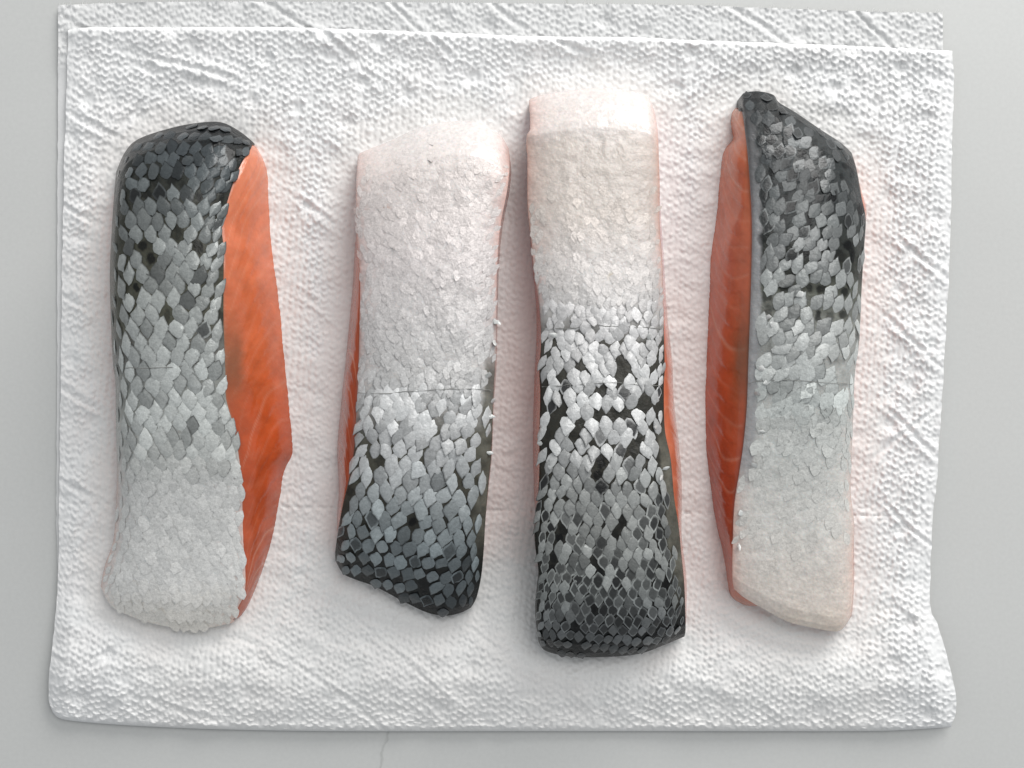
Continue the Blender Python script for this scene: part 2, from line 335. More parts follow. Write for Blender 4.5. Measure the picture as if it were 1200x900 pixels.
FIL.append(dict(
    label='rightmost salmon fillet, dark pointed end up, orange flesh showing down its left side', tail=1, cx=940,
    T=[(868,123),(869,113),(873,108.5),(889,107),(906,111),(913,120),(932,131.5),(962,152),(985,167),(998,179)],
    R=[(998,179),(1004,199),(1009.6,230),(1014.5,256),(1013,286),(1011,317),(1009,354),(1007,400),(1002,437),(1000,485),(998,540),(997,577),(1001,613),(1000,650),(1000,687),(998,720)],
    B=[(860,690),(873,701),(899,716),(924.6,729),(954,736),(979.6,740),(990,734),(998,720)],
    L=[(868,123),(872,147),(877,192),(881,260),(880,335),(877,422),(875,478),(871,521),(866,555),(860.5,591),(858.6,635),(858,675),(860,690)],
    bL=[(866,123),(857,130),(855.5,147),(858.5,164),(847,177),(842,215),(838,256),(832,301),(829.5,354),(827,411),(825,459),(825.7,521),(831,565),(836.7,606),(846,646),(852,684),(853,694)],
    bR=[(997,181),(1004,205),(1012,232),(1016,250),(1012,275),(1010,317),(1007,354),(1004,400),(999,437),(996,500),(995,577),(1000,613),(1001,650),(1001,690),(999,722)],
    bB=[(853,694),(858,702),(873,710),(893,712),(924,727),(954,734),(979,738),(990,733),(999,722)],
    Y=(138, 722),
    H=[(138,7.5),(146,11.5),(165,16),(210,19.5),(300,21),(420,20),(520,17.5),(600,14.5),(670,11.5),(705,9.8),(716,8.6),(722,7)],
    eL=[(138,.9),(722,.93)], eR=[(138,.55),(722,.7)],
    tone=[(105,.05,.055,.058),(200,.085,.092,.095),(260,.16,.17,.17),(290,.27,.28,.28),(330,.32,.335,.33),(400,.50,.515,.505),(480,.54,.57,.555),(560,.64,.66,.64),(640,.72,.71,.68),(740,.74,.68,.63)],
    skin=[(105,.03,.032,.034),(160,.05,.054,.055),(240,.05,.054,.055),(320,.05,.052,.046),(370,.18,.185,.165),(420,.36,.365,.35),(520,.58,.59,.57),(620,.72,.70,.665),(700,.76,.69,.63),(740,.76,.66,.57)],
    size=[(105,.85),(300,.95),(400,1.0),(500,.8),(600,.7),(740,.6)],
    miss=[(105,.25),(205,.25),(250,.2),(285,.16),(330,.18),(400,.15),(480,.2),(540,.35),(600,.6),(650,.85),(690,1),(740,1)],
    spot=[(105,.35),(200,.35),(260,.15),(320,.05),(380,0),(740,0)],
    relief=[(105,.0),(220,.15),(290,.7),(400,.8),(480,.3),(600,.15),(740,.1)],
    cov=[(105,1.0),(280,.95),(350,1.0),(420,1.08),(480,1.2),(740,1.2)], jit=[(105,.9),(270,1.6),(480,1.5),(740,1)], lines=[447], loose_glints=[(892,432),(898,448),(888,462),(893,505),(884,545),(905,380),(900,372),(936,345),(866,640),(868,600)], bare=('L', 125, 560, .135),
    flesh=[(120,.74,.22,.08),(190,.60,.12,.03),(300,.58,.12,.04),(430,.55,.09,.022),(600,.42,.06,.018),(690,.55,.17,.08)],
    brown=[(420,'L',55,.33)]))

def prof(lst, y):
    a = np.array(lst, float)
    if a.shape[1] == 2: return np.interp(y, a[:, 0], a[:, 1])
    return np.stack([np.interp(y, a[:, 0], a[:, k]) for k in range(1, a.shape[1])], -1)

def loop_of(T, R, B, L, n):
    t = resample(T, n)[:-1]; r = resample(R, n)[:-1]; b = resample(B, n)[::-1][:-1]; l = resample(L, n)[::-1][:-1]
    return np.concatenate([t, r, b, l])

def inset(loop, d):
    nx = np.roll(loop, -3, 0) - np.roll(loop, 3, 0)
    nrm = np.c_[nx[:, 1], -nx[:, 0]]; nrm /= np.maximum(np.hypot(*nrm.T), 1e-6)[:, None]
    out = loop - nrm * d       # loop runs clockwise on screen (y down): outward = (dy,-dx)
    return out

BASES = []
for f in FIL:
    f['loop'] = loop_of(f['T'], f['R'], f['B'], f['L'], 300)
    ins = inset(f['loop'], 10.0)
    n = 299
    sides = dict(T=ins[:n], R=ins[n:2*n], B=ins[2*n:3*n], L=ins[3*n:])
    for k in 'TRBL':
        tr = f.get('b' + k)
        if tr is not None:
            s = resample(tr, n + 1)
            sides[k] = s[:-1] if k in 'TR' else s[::-1][:-1]
    base = np.concatenate([sides['T'], sides['R'], sides['B'], sides['L']])
    for _ in range(12): base = 0.25 * np.roll(base, 1, 0) + 0.5 * base + 0.25 * np.roll(base, -1, 0)
    f['base'] = base; BASES.append(base)

# distance (px) from any fillet, on a coarse raster
GX = np.arange(0, 1208, 8.0); GY = np.arange(0, 908, 8.0)
def inside(poly, X, Y):
    c = np.zeros(X.shape, bool); x0, y0 = poly[:, 0], poly[:, 1]; x1, y1 = np.roll(x0, -1), np.roll(y0, -1)
    for a, b, p, q in zip(x0, y0, x1, y1):
        if b == q: continue
        m = ((b > Y) != (q > Y)) & (X < (p - a) * (Y - b) / (q - b) + a)
        c ^= m
    return c
gx, gy = np.meshgrid(GX, GY)
DIST = np.full(gx.shape, 1e9); 
DISTS = []
for b in BASES:
    pp = b[::3]
    d = np.sqrt(((gx[..., None] - pp[:, 0]) ** 2 + (gy[..., None] - pp[:, 1]) ** 2).min(-1))
    d[inside(pp, gx, gy)] *= -1
    DISTS.append(d); DIST = np.minimum(DIST, d)
def rast(A, X, Y):
    fx = np.clip(X / 8, 0, len(GX) - 1.001); fy = np.clip(Y / 8, 0, len(GY) - 1.001)
    ix = fx.astype(int); iy = fy.astype(int); fx -= ix; fy -= iy
    return (A[iy, ix] * (1 - fx) + A[iy, ix + 1] * fx) * (1 - fy) + (A[iy + 1, ix] * (1 - fx) + A[iy + 1, ix + 1] * fx) * fy

# ------------------------------------------------------------------ counter
cv = np.array([(x, y, 0) for y in np.linspace(-.9, .9, 7) for x in np.linspace(-.9, .9, 7)])
counter = link('countertop', mesh_np('countertop', cv, grid_faces(7, 7)[:, ::-1], smooth=False), M_COUNTER)
tagit(counter, 'pale grey stone countertop with faint specks and a thin vein', kind='structure')

# ------------------------------------------------------------------ paper towel: one sheet folded at its lower edge
def emboss(X, Y, wet, seed):
    """embossed relief in px of height (about -1..1)"""
    wx = X + 3.2 * (vnoise(X / 13, Y / 13, seed + 2) - .5) + 9 * (fbm(X / 70, Y / 70, seed) - .5) + 0.10 * Y
    wy = Y + 4.5 * (vnoise(X / 14, Y / 12, seed + 4) - .5) + 12 * (fbm(X / 60, Y / 80, seed + 5) - .5) - 0.06 * X
    px_, py_ = 7.2, 8.6
    ix = np.floor(wx / px_); fx = wx / px_ - ix
    yy = wy / py_ + 0.5 * (ix % 2) + 0.25 * _hash(ix, ix * 0, seed)
    iy = np.floor(yy); fy = yy - iy
    r = _hash(ix, iy, seed + 9)
    sc_ = (fy + .16 * np.cos(2 * np.pi * fx) + .5) % 1 - .5        # scalloped cross ridges
    cell = 1.15 * np.exp(-(sc_ / .17) ** 2) * (np.where(r < .18, .1, .35 + .9 * r)) + .35 * np.exp(-((sc_ - .2) / .2) ** 2)
    ribs = .38 * np.sin(np.pi * fx) * (.5 + vnoise(X / 30, Y / 22, seed + 3))
    # quilted motif: round dimples in leaf rows and long diagonal ridges
    dx = (X + .45 * Y) / 62; dy = (Y - .30 * X) / 54
    jx, jy = np.floor(dx), np.floor(dy)
    rr = np.hypot((dx - jx - .5 + .25 * (_hash(jx, jy, seed + 21) - .5)) * 62, (dy - jy - .5 + .25 * (_hash(jx, jy, seed + 22) - .5)) * 54)
    dim = -1.7 * np.exp(-(rr / 8.5) ** 4) * (_hash(jx, jy, seed + 23) > .25)
    q = X * .52 - Y * .85 + 26 * np.sin(X / 85 + .6) + 14 * (fbm(X / 120, Y / 120, seed + 30) - .5)
    t = np.abs((q / 92) % 1 - .5) * 92
    rid = 1.0 * np.exp(-((t - 5.5) / 3.8) ** 2) - .9 * np.exp(-(t / 3.6) ** 2)
    q2 = X * .70 + Y * .72 + 22 * np.sin(Y / 70)
    t2 = np.abs((q2 / 150) % 1 - .5) * 150
    rid2 = .9 * np.exp(-((t2 - 5.5) / 3.8) ** 2) - .8 * np.exp(-(t2 / 3.6) ** 2)
    rid = rid * sstep(.35, .6, vnoise(X / 110, Y / 110, seed + 41)) + rid2 * sstep(.45, .65, vnoise(X / 130, Y / 130, seed + 43))
    fine = .35 * (fbm(X / 2.6, Y / 3.2, seed + 50, 2) - .5)
    crink = 2.2 * (fbm(X / 26, Y / 17, seed + 60) - .5)
    k = 1 - .62 * wet
    return (cell + ribs * (1 + .8 * wet) + dim * k + rid * k) * (1 - .45 * wet) + fine + crink

towel = bpy.data.objects.new('paper_towel', None); COL.objects.link(towel)
tagit(towel, 'white embossed paper towel folded over once, damp and pinkish under the fish', 'paper towel')

uT = [(80,35),(107,32),(267,31.5),(350,32),(517,38),(617,42),(750,44),(800,46.5),(900,50),(1033,55),(1116,60)]
uR = [(1116,60),(1118,100),(1115,200),(1113,300),(1105,450),(1098,560),(1093,610),(1090,690),(1091,714),(1100,736),(1113,780),(1120,813),(1120,835),(1115,852)]
uB = [(62,835),(74,843),(120,848),(187,852),(267,855),(400,857),(600,857),(800,857),(1000,857),(1060,855.5),(1115,852)]
uL = [(80,35),(78,100),(75,200),(73,300),(71,450),(69,600),(68,673),(63,743),(58,790),(57,818),(62,835)]
lT = [(68,6),(150,3),(233,2),(350,2),(617,4),(800,6),(917,10),(1033,14),(1105,15)]
lR = [(1105,15),(1105,60),(1106,200),(1100,450),(1086,600),(1080,690),(1085,740),(1104,800),(1108,846)]
lB = [(68,838),(190,846),(400,850),(800,850),(1050,849),(1108,846)]
lL = [(68,6),(68,100),(67,293),(67,450),(66,600),(68,690),(66,760),(64,800),(68,838)]

def towel_tint(X, Y, lower=False):
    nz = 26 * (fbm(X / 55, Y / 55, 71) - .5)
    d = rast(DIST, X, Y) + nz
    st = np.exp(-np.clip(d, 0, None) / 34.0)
    # damp patches run together between the fillets and below them
    damp = np.clip(.4 * st + .7 * sstep(46, 26, d + 30 * (fbm(X / 24, Y / 24, 79) - .5)), 0, 1)
    below = sstep(560, 690, Y) * sstep(90, 220, X) * (1 - sstep(1010, 1070, X)) * .75
    wet = np.clip(np.maximum(damp, below + .3 * (fbm(X / 60, Y / 60, 77) - .5) * (below > .05)), 0, 1)
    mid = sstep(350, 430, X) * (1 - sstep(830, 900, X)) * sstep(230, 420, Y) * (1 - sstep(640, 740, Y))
    pink = np.clip(.10 * st + .13 * np.exp(-np.clip(d, 0, None) / 80) + .4 * mid * (1 - st), 0, 1) * (.2 + 1.6 * sstep(.3, .7, fbm(X / 45, Y / 45, 83)))  # stain by the fillets, plus their pink bounce light painted in between
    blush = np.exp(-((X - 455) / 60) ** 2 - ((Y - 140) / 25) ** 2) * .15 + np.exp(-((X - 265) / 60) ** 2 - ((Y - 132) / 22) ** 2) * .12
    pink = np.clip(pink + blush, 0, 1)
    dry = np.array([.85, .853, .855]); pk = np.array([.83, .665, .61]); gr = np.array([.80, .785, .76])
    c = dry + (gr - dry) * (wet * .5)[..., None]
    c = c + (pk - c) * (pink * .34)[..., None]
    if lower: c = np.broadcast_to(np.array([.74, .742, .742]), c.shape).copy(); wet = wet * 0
    return np.concatenate([c, wet[..., None]], -1), wet

def make_layer(name, T, R, B, L, us, vs, zfun, seed, lower):
    P = coons(L, R, T, B, us, vs); X, Y = P[..., 0], P[..., 1]
    # ragged torn edges
    ed = 1.2 * (vnoise(X / 5, Y / 5, seed + 90) - .5)
    Y = Y + ed * ((vs < .004)[:, None]); X = X + 1.4 * (vnoise(X / 9, Y / 9, seed + 91) - .5) * ((us < .002) | (us > .998))[None]
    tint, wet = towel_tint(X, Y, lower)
    e = emboss(X, Y, wet, seed)
    z = zfun(X, Y, us, vs, e, wet)
    V = np.stack(p2w(X, Y, z), -1).reshape(-1, 3)
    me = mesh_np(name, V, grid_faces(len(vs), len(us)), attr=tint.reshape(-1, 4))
    o = link(name, me, M_PAPER, towel)
    return o

AMP = 0.00056
def z_upper(X, Y, us, vs, e, wet):
    d = rast(DIST, X, Y)
    press = 1 - sstep(2, 60, d)
    und = 0.0011 * (fbm(X / 95, Y / 75, 15) - .3) * (1 - .8 * press)
    puff = 0.0032 * sstep(660, 800, Y) * (1 - .5 * press) * (.75 + .5 * fbm(X / 120, Y / 60, 18)) * (1 - .75 * sstep(.93, 1.0, vs))[:, None]
    # perforation: a shallow valley running across the sheet
    yp = 598 + .014 * (X - 600) + 1.5 * (vnoise(X / 60, X * 0, 12) - .5)
    perf = -0.0006 * np.exp(-((Y - yp) / 1.6) ** 2) * (.55 + .45 * np.sign(np.sin(X / 2.2)))
    z = 0.0020 + und + puff + AMP * e * (1 - .35 * press) + perf
    z = z + (.0011 * (1 - sstep(0, .05, vs)) - .0019 * (1 - sstep(0, .0046, vs)))[:, None]
    # the fold: the sheet rolls down over its lower edge
    t = np.clip((1 - vs) / .010, 0, 1)[:, None]
    roll = np.sqrt(np.clip(1 - (1 - t) ** 2, 0, 1))
    z = 0.0007 + (z - 0.0007) * roll
    # loose side edges sink a little to the layer underneath
    s = np.minimum(us, 1 - us)[None] / .02
    z = 0.0013 + (z - 0.0013) * np.clip(.45 + .55 * s, 0, 1) * 1.0
    return np.maximum(z, 0.0006)
def z_lower(X, Y, us, vs, e, wet):
    hide = sstep(.07, .10, vs)[:, None] * np.ones_like(X)
    z = 0.0007 + AMP * .7 * (e + .6) * (1 - .97 * hide)
    return np.clip(z, 0.0002, 0.0017 - .0007 * hide)

us = np.linspace(0, 1, 660); vs = np.r_[np.linspace(0, .94, 480), 1 - (1 - np.linspace(0, 1, 60)[1:]) ** 1.6 * .06]
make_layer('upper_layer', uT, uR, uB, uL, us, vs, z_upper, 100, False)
vs2 = np.r_[np.linspace(0, .09, 50), np.linspace(.09, 1, 120)[1:]]
low = make_layer('lower_layer', lT, lR, lB, lL, us, vs2, z_lower, 300, True)

# torn fringe of paper fibres along the top edge of the lower layer
def fibres(name, curve, n, length, z, parent):
    C = resample(curve, 1500); V = []; F = []
    for k in range(n):
        i = rng.integers(0, 1500); x, y = C[i]; ln = length * rng.uniform(.3, 1) ** 1.6; a = rng.normal(0, .5)
        pts = [(x + ln * t * math.sin(a + .5 * t), y + 1.0 - ln * t * math.cos(a + .5 * t)) for t in (0, .5, 1)]
        w = rng.uniform(.25, .55); b = len(V)
        for j, (qx, qy) in enumerate(pts):
            ww = w * (1 - .35 * j)
            V += [p2w(qx - ww, qy, z), p2w(qx + ww, qy, z), p2w(qx, qy, z + .00012)]
        for j in (0, 1):
            for a0, a1 in ((0, 1), (1, 2), (2, 0)):
                F.append((b + 3*j + a0, b + 3*j + a1, b + 3*j + 3 + a1, b + 3*j + 3 + a0))
    V = np.array(V); t = np.tile(np.array([.86, .86, .855, 0]), (len(V), 1))
    o = link(name, mesh_np(name, V, np.array(F), attr=t), M_PAPER, parent); o['kind'] = 'stuff'; return o
fibres('torn_fringe', lT, 420, 6, .0009, low)

# ------------------------------------------------------------------ fish scales (shared meshes)
def scale_shape(seed):
    r = np.random.default_rng(seed); n = 12
    a = np.arange(n) / n * 2 * np.pi
    p = r.uniform(1.2, 1.7); pl = r.uniform(1.4, 2.3)
    ys = np.array([0, .45, .78, 1.04, .78, .45, 0, -.45, -.78, -1, -.78, -.45]); sg = np.array([1, 1, 1, 0, -1, -1, -1, -1, -1, 0, 1, 1])
    xs = sg * (1 - np.abs(ys) ** np.where(ys > 0, p, pl))
    out = np.c_[xs, ys] * r.uniform(.9, 1.1, (n, 1))
    out[:, 1] += r.normal(0, .09) * out[:, 0]; out[:, 0] += r.normal(0, .10) * out[:, 1]
    V = [(0.05, r.normal(0, .05), .105)]; core = [1.0]
    for x, y in out * .70: V.append((x, y, .075 + .035 * r.uniform(-1, 1))); core.append(.55)
    for x, y in out: V.append((x, y, -.02 + .05 * r.uniform(-1, 1))); core.append(.40 if x * .8 + y * .6 < -.1 else 0)
    V = np.array(V)
    F3 = np.array([(0, 1 + i, 1 + (i + 1) % n) for i in range(n)])
    F4 = np.array([(1 + i, 1 + n + i, 1 + n + (i+1) % n, 1 + (i+1) % n) for i in range(n)])
    return V, F3, F4, np.array(core)
SHAPES = [scale_shape(s) for s in range(24)]
SC_ME = []
for V, F3, F4, core in SHAPES:
    me = mesh_np('scale', V, [F3, F4]); a = me.attributes.new('core', 'FLOAT', 'POINT'); a.data.foreach_set('value', core.astype(np.float32))
    me.materials.append(M_SCALE); SC_ME.append(me)

ZB = 0.0022   # where the fish rests on the towel
def build_fillet(fi, f):
    root = bpy.data.objects.new('salmon_fillet', None); COL.objects.link(root)
    bx = f['base'].mean(0); w = p2w(bx[0], bx[1], 0.0); root.location = (w[0], w[1], ZB)
    off = np.array([w[0], w[1], ZB])
    tagit(root, f['label'], 'salmon fillet', 'salmon fillets lying side by side on the paper towel')
    # --- skin sheet
    nu, nv = 120, 440
    us = np.linspace(0, 1, nu); vs = np.linspace(0, 1, nv)
    vs = .5 * (vs + (.5 - .5 * np.cos(np.pi * vs)))
    G = coons(f['L'], f['R'], f['T'], f['B'], us, vs); X, Y = G[..., 0], G[..., 1]
    yv = f['Y'][0] + vs * (f['Y'][1] - f['Y'][0])
    crest = prof(f['H'], yv)[:, None] / 1000
    eL = prof(f['eL'], yv)[:, None]; eR = prof(f['eR'], yv)[:, None]
    d = 2 * us[None] - 1
    cross = np.where(d < 0, 1 - (1 - eL) * np.abs(d) ** 3.2, 1 - (1 - eR) * np.abs(d) ** 3.2)
    H = crest * cross + .0009 * (fbm(X / 60 + 9 * fi, Y / 60, 200 + fi) - .5) + .00025 * (fbm(X / 9, Y / 9, 210 + fi, 2) - .5)
    pale = sstep(.45, .6, prof(f['skin'], Y)[..., 0])
    H = H + pale * (.00006 * (fbm(X / 5.5, Y / 4.5, 215 + fi, 2) - .5) + .00005 * (vnoise((X + .5 * Y) / 8, (Y - .4 * X) / 7, 216 + fi) - .5))
    H = H + pale * .000008 * np.cos(2 * np.pi * (X / 10.5 + Y / 13)) * np.cos(2 * np.pi * (X / 10.5 - Y / 13)) * vnoise(X / 30, Y / 30, 217 + fi)
    H = np.maximum(H, .0018)
    Z = ZB + H
    P = np.stack(p2w(X, Y, Z), -1)
    du = np.gradient(P, axis=1); dv = np.gradient(P, axis=0)
    N = np.cross(dv, du); N /= np.linalg.norm(N, axis=-1, keepdims=True); N *= np.sign(N[..., 2:3])
    # --- pigment of the bare skin
    tint = prof(f['skin'], Y + 26 * (fbm(X / 22, Y / 22, 220 + fi) - .5))
    tint = np.where(tint < .12, tint * (.45 + .55 * tint / .12), tint)
    sp = fbm(X / 7, Y / 9, 230 + fi)
    pl_ = sstep(.35, .55, tint[..., 0]); tint = tint * (1 + (sp - .5) * (.5 - .42 * pl_))[..., None]
    fine = vnoise(X / 2.2, Y / 2.6, 240 + fi); tint = tint * (.92 + .16 * fine)[..., None]
    # pinkish thin margins where the belly skin is bare
    light = sstep(.4, .6, prof(f['skin'], Y)[..., 0])
    edge = np.exp(-np.minimum(us, 1 - us)[None] / .07) * light * (.6 + .8 * fbm(X / 30, Y / 50, 260 + fi))
    tint = tint * (1 - edge[..., None] * np.array([.04, .28, .33]))
    # bare strip: grey translucent skin with its scales gone
    bare = np.zeros_like(X)
    if f['bare']:
        sd, ya, yb, wd = f['bare']; uu = us[None] if sd == 'L' else 1 - us[None]
        bare = sstep(ya - 20, ya + 20, Y) * (1 - sstep(yb - 30, yb + 30, Y)) * (1 - sstep(wd * .8, wd * 1.15, uu + .05 * (fbm(X / 8, Y / 12, 270 + fi) - .5)))
        g = np.array([.33, .33, .34]) if fi == 3 else np.array([.12, .115, .095]) * (.3 + 1.3 * fbm(X / 9, Y / 14, 275 + fi))[..., None]
        if fi == 3: g = g * sstep(100, 330, Y)[..., None] * .75 + g * .25
        tint = tint * (1 - bare[..., None] * .85) + g * bare[..., None] * .85
    # --- scale sites: a staggered lattice over the skin
    w2, h2 = 15.6, 15.2
    x0, x1, y0, y1 = X.min() - 5, X.max() + 5, Y.min() - 5, Y.max() + 5
    sites = []; row = 0; yy = y0
    XY = np.c_[X.ravel(), Y.ravel()]
    r_ = np.random.default_rng(500 + fi)
    while yy < y1:
        sz = .95 * float(prof(f['size'], yy)); iy_ = int(np.abs(Y[:, nu // 2] - yy).argmin()); xl_, xr_ = X[iy_, 0], X[iy_, -1]
        jt = float(prof(f['jit'], yy)); xc = (xl_ + xr_) / 2
        for sgn in (1, -1):
            xx = xc + (row % 2) * w2 * sz * .5 - (w2 * sz if sgn < 0 else 0)
            while x0 < xx < x1:
                uu_ = (xx - xl_) / (xr_ - xl_); pf = .60 + .40 * float(sstep(-.02, .24, min(uu_, 1 - uu_)))
                sites.append((xx + r_.normal(0, jt) + 3 * math.sin(yy / 61 + fi), yy + r_.normal(0, jt) + 4 * math.sin(xx / 41 + fi), sz, pf))
                xx += sgn * w2 * sz * pf
        yy += h2 * sz; row += 1
    sc = []; pockets = []
    poly = f['loop'][::2]
    sx = np.array([s[0] for s in sites]); sy = np.array([s[1] for s in sites])
    ins_ = inside(inset(f['loop'], 1.8)[::2], sx, sy); core_ = inside(inset(f['loop'], 7.0)[::2], sx, sy) | ~inside(inset(f['loop'], 8.0)[::2], sx + 6 * f['tail'], sy)
    ins_ |= inside(inset(f['loop'], 1.0)[::2], sx, sy) & inside(inset(f['loop'], 4.5)[::2], sx - 5 * f['tail'], sy)
    for k, (x, y, sz, pf) in enumerate(sites):
        if not ins_[k]: continue
        j = int(((XY[:, 0] - x) ** 2 + (XY[:, 1] - y) ** 2).argmin()); jv, ju = divmod(j, nu)
        patch = float(fbm(x / 26, y / 26, 280 + fi))
        mp = float(prof(f['miss'], y)); mp = mp * ((0.6 + .8 * sstep(.38, .68, patch)) * (1 - mp) + mp)
        if bare[jv, ju] > .5 and r_.random() < (1 if fi == 3 else .72): continue
        if r_.random() < mp:
            if mp < .8 or r_.random() < .6: pockets.append((x, y, sz))
            continue
        col = prof(f['tone'], y + 40 * (patch - .5)); va = 1 - .75 * sstep(.55, .7, col[0]); col = col * (1 + va * r_.uniform(-.34, .26)) * (1 + va * .28 * (patch - .5))
        if not core_[k]: sz *= .72
        sk = prof(f['skin'], y); pb = (.8 if fi == 0 else .96) * sstep(.46, .56, sk[0]); col = col * (1 - pb) + sk * r_.uniform(.99, 1.07) * pb
        spot = float(prof(f['spot'], y)); spot = r_.uniform(.6, .95) if r_.random() < spot else .25 * spot * r_.random()
        if r_.random() < .10 * (1 - sstep(.3, .5, col[0])): col = col * r_.uniform(.35, .7)
        sc.append((jv, ju, x, y, sz * float(prof(f['cov'], y)), np.clip(col, 0, .86), spot, float(prof(f['relief'], y)), pf, pb))
    # black pockets left by missing scales
    dk = np.zeros_like(X); pk_y = 1 - sstep(.40, .56, prof(f['tone'], Y)[..., 0])
    for x, y, sz in pockets:
        rx, ry = 6.0 * sz * r_.uniform(.6, 1.2), 8.5 * sz * r_.uniform(.6, 1.2)
        m = (np.abs(X - x) < 15) & (np.abs(Y - y) < 19)
        dk[m] = np.maximum(dk[m], sstep(1.15, .7, np.hypot((X[m] - x) / rx, (Y[m] - y) / ry) + .9 * (fbm(X[m] / 4.5, Y[m] / 5, 290 + fi, 2) - .5)) * r_.uniform(.35, .95))
    dk = dk * pk_y
    tint = tint * (1 - dk[..., None]) + np.array([.005, .0055, .006]) * dk[..., None]
    if fi == 1:      # grey smears where the silver film is rubbed thin
        sm_ = sstep(.5, .72, fbm(X / 16, Y / 11, 245)) * sstep(215, 300, Y) * (1 - sstep(440, 480, Y)) * .16
        tint = tint * (1 - sm_[..., None]) + np.array([.30, .285, .285]) * sm_[..., None]
    if fi in (1, 2):   # small stains on the pale skin
        for sx_, sy_, sr, cc in (((452, 246, 5, (.52, .26, .17)),) if fi == 1 else ((717, 324, 4, (.55, .42, .25)),)):
            m = np.exp(-((X - sx_) / sr) ** 2 - ((Y - sy_) / sr) ** 2) * .7
            tint = tint * (1 - m[..., None]) + np.array(cc) * m[..., None]
    # --- skin mesh: top sheet + rim of about 1 mm
    top = P.reshape(-1, 3); tin = np.concatenate([tint, np.zeros_like(X)[..., None]], -1).reshape(-1, 4)
    idx = np.arange(nv * nu).reshape(nv, nu)
    rim = np.concatenate([idx[0, :-1], idx[:-1, -1], idx[-1, :0:-1], idx[:0:-1, 0]])
    Nr = N.reshape(-1, 3)[rim]; cen = np.array([P[..., 0].mean(), P[..., 1].mean()])
    rp = top[rim] - Nr * .0009
    lt_ = np.roll(f['loop'], -3, 0) - np.roll(f['loop'], 3, 0); ln_ = np.c_[lt_[:, 1], -lt_[:, 0]]; ln_ /= np.maximum(np.hypot(*ln_.T), 1e-6)[:, None]
    shows = ((f['base'] - f['loop']) * ln_).sum(1)
    near = ((XY[rim][:, None] - f['loop'][None]) ** 2).sum(-1).argmin(1)
    wrap = 1 - sstep(-3, 1.0, shows[near])        # ends and sides where the skin wraps down to the towel
    rp[:, 2] = rp[:, 2] * (1 - wrap) + np.minimum(rp[:, 2], ZB - .0006) * wrap
    rp[:, :2] = rp[:, :2] * (1 - wrap[:, None]) + top[rim][:, :2] * wrap[:, None]
    n0 = len(top); nr = len(rim)
    V = np.concatenate([top, rp]); rt = tin[rim] * (.6 + .4 * wrap[:, None]) + np.array([.25, .22, .19, 0]) * .4 * (1 - wrap[:, None])
    k = np.arange(nr); kk = (k + 1) % nr
    RF = np.stack([rim[k], rim[kk], n0 + kk, n0 + k], -1)
    skin = link('skin', mesh_np('skin', V - off, [grid_faces(nv, nu), RF], attr=np.concatenate([tin, rt])), M_SKIN, root)
    # --- flesh: rings from under the skin's edge out to the base on the towel
    loop = f['loop']; nl = len(loop)
    # heights of the skin's edge along the loop
    rimxy = XY[rim]; rimz = Z.ravel()[rim]
    jj = ((loop[:, None, :] - rimxy[None]) ** 2).sum(-1).argmin(1); ez = rimz[jj]
    for _ in range(18): ez = .25 * np.roll(ez, 1) + .5 * ez + .25 * np.roll(ez, -1)
    tp = np.stack(p2w(*inset(loop, 1.6).T, ez - .0007), -1)
    bp = np.stack(p2w(*f['base'].T, np.full(nl, .0012)), -1)
    nr_ = 44; rings = []; tints = []
    tang = np.roll(bp, -3, 0) - np.roll(bp, 3, 0); outw = np.c_[-tang[:, 1], tang[:, 0], 0 * tang[:, 0]]
    outw /= np.maximum(np.linalg.norm(outw, axis=1, keepdims=True), 1e-9)
    lt = np.roll(loop, -3, 0) - np.roll(loop, 3, 0); ln_ = np.c_[lt[:, 1], -lt[:, 0]]; ln_ /= np.maximum(np.hypot(*ln_.T), 1e-6)[:, None]
    vis = np.clip(((f['base'] - loop) * ln_).sum(1) / 20, 0, 1)       # how much of the cut side shows
    s = np.r_[0, np.cumsum(np.hypot(*np.diff(loop, axis=0).T))]
    lx, ly = loop.T
    for t in np.linspace(0, 1, nr_):
        hor = t ** 1.15 if True else t
        p = tp * (1 - t) + bp * t
        p[:, 2] = tp[:, 2] + (bp[:, 2] - tp[:, 2]) * (t ** 1.6)
        bul = math.sin(math.pi * t) * (vis * (.0008 + .0012 * (fbm(s / 60, np.full(nl, t * 2), 300 + fi) - .5)) - .0004 * (1 - vis))
        # flakes: shallow steps at the fat lines
        ph = ly / 38 + t * 2.2 + 1.3 * fbm(ly / 120, np.full(nl, t * .9), 310 + fi) + 1.1 * np.sin(t * 2.4 + fi)
        fr = ph - np.floor(ph); li = np.exp(-((fr - .5) / .055) ** 2) * (_hash(np.floor(ph), np.floor(ph) * 0, 320 + fi) * .9 + .15)
        li = li * (.6 + .8 * vnoise(ly / 30, np.full(nl, t * 3), 330 + fi)) * sstep(.02, .15, t)
        bul = bul + vis * math.sin(math.pi * t) * (-.00016 * li + .00020 * (fr - .5))
        p = p + outw * np.asarray(bul)[:, None] * np.array([1, 1, 0])
        c = prof(f['flesh'], ly + 30 * (fbm(ly / 40, np.full(nl, t * 3), 340 + fi) - .5))
        c = c * np.array([.93, 1.12, 1.6]) * (.82 + .36 * fbm(ly / 16, np.full(nl, t * 5), 350 + fi))[:, None]
        c = c + (np.array([.84, .55, .40]) - c) * (li * (.08 + .26 * _hash(np.floor(ph), np.floor(ph) * 0, 325 + fi)))[:, None]
        st_ = fbm(ly / 5 + t * 9, ly / 60 + t * 4, 370 + fi, 2); film = sstep(.52, .8, st_) * sstep(.03, .2, t)
        c = c + (np.array([.72, .36, .24]) - c) * (film * .07)[:, None]
